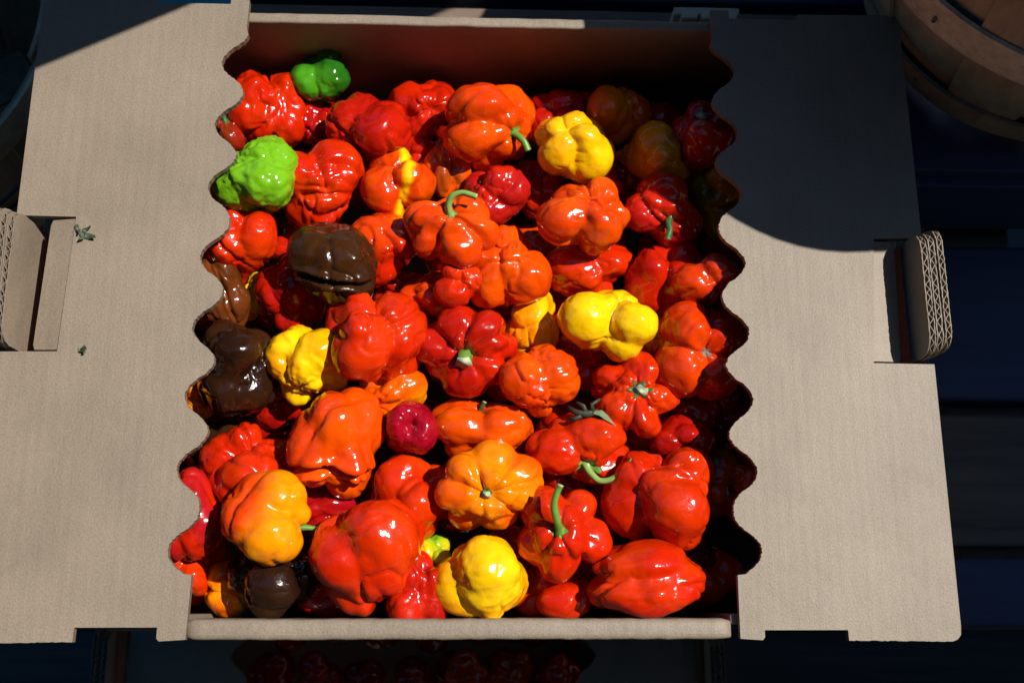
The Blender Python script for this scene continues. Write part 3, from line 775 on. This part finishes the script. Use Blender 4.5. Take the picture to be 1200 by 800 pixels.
def make_basket(label):
    root = empty('bushel_basket'); tag(root, label, 'basket', 'round wooden baskets beside the box')
    R = random.Random(4); n = 16
    rad = lambda z: RB+(RT-RB)*z/HB+.009*math.sin(math.pi*z/HB)
    for k in range(n):
        a = 2*math.pi*k/n; g = R.uniform(.010,.024) if k % 2 else -.045; e = g if k % 2 else .045; lift = .0030 if k % 2 else 0
        V, F = cone_slat(a+g, a+2*math.pi/n+(-g if k % 2 else e), RB+lift, RT+lift, 0, HB+R.uniform(-.002,.003), .0026)
        pydata('slat', V, F, root, [M['wood']])
    for k in range(5):
        x0 = -RB+k*2*RB/5; x1 = x0+2*RB/5-.002; yy = math.sqrt(max(.0001, RB**2-max(abs(x0),abs(x1))**2))+.004
        yy = min(yy, RB-.002); box('base_board', (x0,-yy,.002), (x1,yy,.006), M['wood'], root)
    for z in (.0152, HM, .209):
        h = hoop('hoop', rad(z-.014)+.0062, rad(z+.014)+.0062, z-.0145, z+.0145, .0026, root, M['wood'] if z < .05 else M['hoop'])
        for k in range(0, n, 2):
            a = 2*math.pi*(k+.5)/n+R.uniform(-.06,.06); rr = rad(z)+.0090
            o = bpy.data.objects.new('nail', NAIL); COL.objects.link(o); o.parent = h
            o.location = (rr*math.cos(a), rr*math.sin(a), z+R.uniform(-.004,.004)); o.rotation_euler = (0,0,a)
    W = []
    for k in range(25):
        u = k/24; a = math.radians(100+160*u); rr = RT+.010+.026*math.sin(math.pi*u)**.8
        W.append((rr*math.cos(a), rr*math.sin(a), HB-.012-.004*math.sin(math.pi*u)))
    V, F = tube_data(W, [.0016]*25, 8); pydata('wire_handle', V, F, root, [M['nail']], True)
    return root
bas = make_basket('pale wooden bushel basket leaning behind the right flap, casting the round shadow')
axis = Vector((-.11, .04, 1)).normalized()
bas.rotation_mode = 'QUATERNION'; bas.rotation_quaternion = axis.to_track_quat('Z','Y')
bas.location = Vector((.337, .221, .070)) - axis*HM
crate = empty('crate', (.46,.27,0)); tag(crate, 'navy painted crate standing on the table under the leaning basket', 'crate')
for k in range(4): box('slat', (-.205,-.17+k*.087,-.064), (.20,-.17+k*.087+.083,-.054), M['navy'], crate, .001)
for y in (-.17, .175): box('side_board', (-.205,y-.006,-.1385), (.20,y+.006,-.0645), M['navy'], crate, .001)
lb = copy_tree(bas); lb['label'] = 'wooden bushel basket in blue shade at the upper left corner beside the left flap'
lb.rotation_quaternion = Vector((0.03,0.02,1)).to_track_quat('Z','Y')
lb.location = (*at(-226, 22, -.095)[:2], -.305)
st2 = empty('side_stand', (-.50,.22,-.31)); tag(st2, 'low stand of weathered boards at the left, under the shaded basket', 'stand')
for k in range(5): box('board', (-.32,-.25+k*.10,-.02), (.22,-.25+k*.10+.094,-.0015*(k % 2)), M['grey_board'], st2, .0015)
for x in (-.29, .19): box('leg', (x-.02,-.2,-.64), (x+.02,.2,-.0205), M['grey_board'], st2)

# ------------------------------------------------------------------ unseen board and sheets added above to give the shade
sh_z = .30; off_ = np.array([SUN.x/SUN.z*sh_z, SUN.y/SUN.z*sh_z, 0])
q0 = at(45, 80)+off_; q1 = at(225, 5)+off_; dv = (q1-q0)/np.linalg.norm(q1-q0); nv = np.array([-dv[1], dv[0], 0])
up = empty('shadow_board', (0,0,0)); tag(up, 'unseen board added behind the box to shade its upper left corner', 'shelf')  # added caster, its edge set by the shadow line on the left flap
a_, b_ = q0-dv*.55, q0+dv*.42
V = [(*(pt+nv*o)[:2], z) for z in (sh_z, sh_z+.018) for pt, o in ((a_,0),(b_,0),(b_,.30),(a_,.30))]
pydata('board', V, [(0,3,2,1),(4,5,6,7),(0,1,5,4),(1,2,6,5),(2,3,7,6),(3,0,4,7)], up, [M['plank']])
for pt in (a_+dv*.05+nv*.25, b_-dv*.05+nv*.25):
    box('leg', (pt[0]-.02,pt[1]-.02,-.95), (pt[0]+.02,pt[1]+.02,sh_z-.001), M['plank'], up)
sheet_z = 1.0
ax = .2445+SUN.x/SUN.z*sheet_z
def occluder_sheet(x0, x1, z, label, y0=-.25, y1=6.5, mat=None):  # wavy sheet added out of view to block sun and skylight
    V, F = [], []; nx, ny = 24, 36
    for i in range(nx+1):
        for j in range(ny+1):
            u, v = i/nx, j/ny
            V.append((x0+(x1-x0)*u, y0+(y1-y0)*v, z + .03*math.sin(9*u)*math.sin(14*v)*min(1,6*u*(1-u))))
    for i in range(nx):
        for j in range(ny):
            k = i*(ny+1)+j; F.append((k,k+ny+1,k+ny+2,k+1))
    return tag(pydata('shade_occluder', V, F, None, [mat or M['occluder_sheet']], True), label, 'occluder')
occluder_sheet(ax, 7, sheet_z, 'dark blue canvas awning added unseen on the right to shade the table')
occluder_sheet(-7, .18, sheet_z+.12, 'dark blue canvas awning added unseen over the left to dim the skylight')
occluder_sheet(-7, 7, sheet_z-.10, 'black canvas awning sheet added unseen in front to darken the lower box', -5, -.25, M['canvas'])

# ------------------------------------------------------------------ scraps of dried plant
def scrap(name, label, cat, c, pieces, mat, seed):
    """a crumpled bit of dried leaf: curled blades joined in one piece"""
    R = random.Random(seed); V, F = [], []
    for (dx, dy, ang, ln, wd) in pieces:
        b = len(V); n = 7
        for i in range(n+1):
            u = i/n; w2 = wd*math.sin(math.pi*(.12+.86*u))**.8*R.uniform(.7,1.2); cu = .0016*math.sin(u*5+seed)+.0008
            x = dx+ln*u*math.cos(ang)+.0009*math.sin(6*u+seed); y = dy+ln*u*math.sin(ang)
            nx, ny = -math.sin(ang), math.cos(ang)
            V += [(x-nx*w2,y-ny*w2,cu+.0009*R.random()), (x,y,cu-.0002), (x+nx*w2,y+ny*w2,cu+.0011*R.random())]
        for i in range(n):
            a = b+3*i; F += [(a,a+1,a+4,a+3),(a+1,a+2,a+5,a+4)]
    o = pydata(name, V, F, None, [mat], True); o.location = c
    md = o.modifiers.new('thickness','SOLIDIFY'); md.thickness = .0003
    return tag(o, label, cat)
scrap('leaf_scrap', 'crumpled dried green leaf scrap on the left flap beside the handle', 'leaf', at(97,272,.0004), [(-.003,.004,-1.3,.006,.0014),(-.001,-.001,-.3,.009,.0016),(.002,0,-2.1,.006,.0013),(0,0,.6,.005,.001)], M['dry_leaf'], 3)
scrap('leaf_scrap', 'tiny grey dried leaf crumb on the left flap below the handle', 'leaf', at(97,411,.0004), [(-.002,.001,-.5,.005,.0013),(0,-.001,1.2,.004,.0010)], M['dry_leaf'], 4)
# withered stalk lying between the peppers
c0 = at(690, 480, -.030)
tw_ = empty('withered_stalk', tuple(c0)); tag(tw_, 'withered dark stalk with a pale green sepal between red peppers right of centre', 'stalk')
k_ = .55/FPX
def px3(*p): return [RC @ (np.array([q[0],-q[1],q[2]])*k_) for q in p]
V, F = tube_data(px3((-26,-4,10),(-16,2,16),(-4,4,18),(8,2,16),(16,10,14),(26,20,12)), [.0009,.0016,.0022,.002,.0014,.0008]); pydata('stalk', V, F, tw_, [M['black_stem']], True)
for pts in (((-4,4,18),(-8,-6,20),(-16,-10,18)), ((-8,4,17),(-18,10,18),(-24,8,16)), ((4,2,18),(2,-8,20),(12,-14,20))):
    V, F = tube_data(px3(*pts), [.0014,.0012,.0006]); pydata('twig', V, F, tw_, [M['black_stem']], True)
q = px3((4,2,22),(12,2,24),(20,8,23),(30,18,20)); sdv = RC @ np.array([.35,.9,0])*.0016
V = []; 
for i, p_ in enumerate(q): V += [p_-sdv*(.4,1,.8,.1)[i], p_+sdv*(.4,1,.8,.1)[i]+np.array([0,0,.0006])]
pydata('sepal', V, [(0,2,3,1),(2,4,5,3),(4,6,7,5)], tw_, [M['pale_leaf']])

# glimpses behind the back lip
tc = empty('plastic_crate', (*at(222,-6,-.08)[:2], -.139)); tag(tc, 'teal plastic crate glimpsed behind the upper left flap', 'crate')
for x in (-.030, -.012, .006, .024): box('side_slat', (x-.007,-.012,.0), (x+.007,-.008,.060), M['teal'], tc, .001)
box('rim', (-.040,-.0135,.0602), (.034,.06,.068), M['teal'], tc, .001)
sc2 = empty('slatted_crate', (*at(826,-2,-.06)[:2], -.139)); tag(sc2, 'pale slatted wooden crate just visible behind the back lip beside the right flap', 'crate')
for k in range(3): box('slat', (-.014+k*.0125,-.012,0), (-.004+k*.0125,-.007,.075), M['hoop'], sc2, .0008)
box('rail', (-.018,-.0065,.05), (.024,-.001,.07), M['hoop'], sc2, .0008)
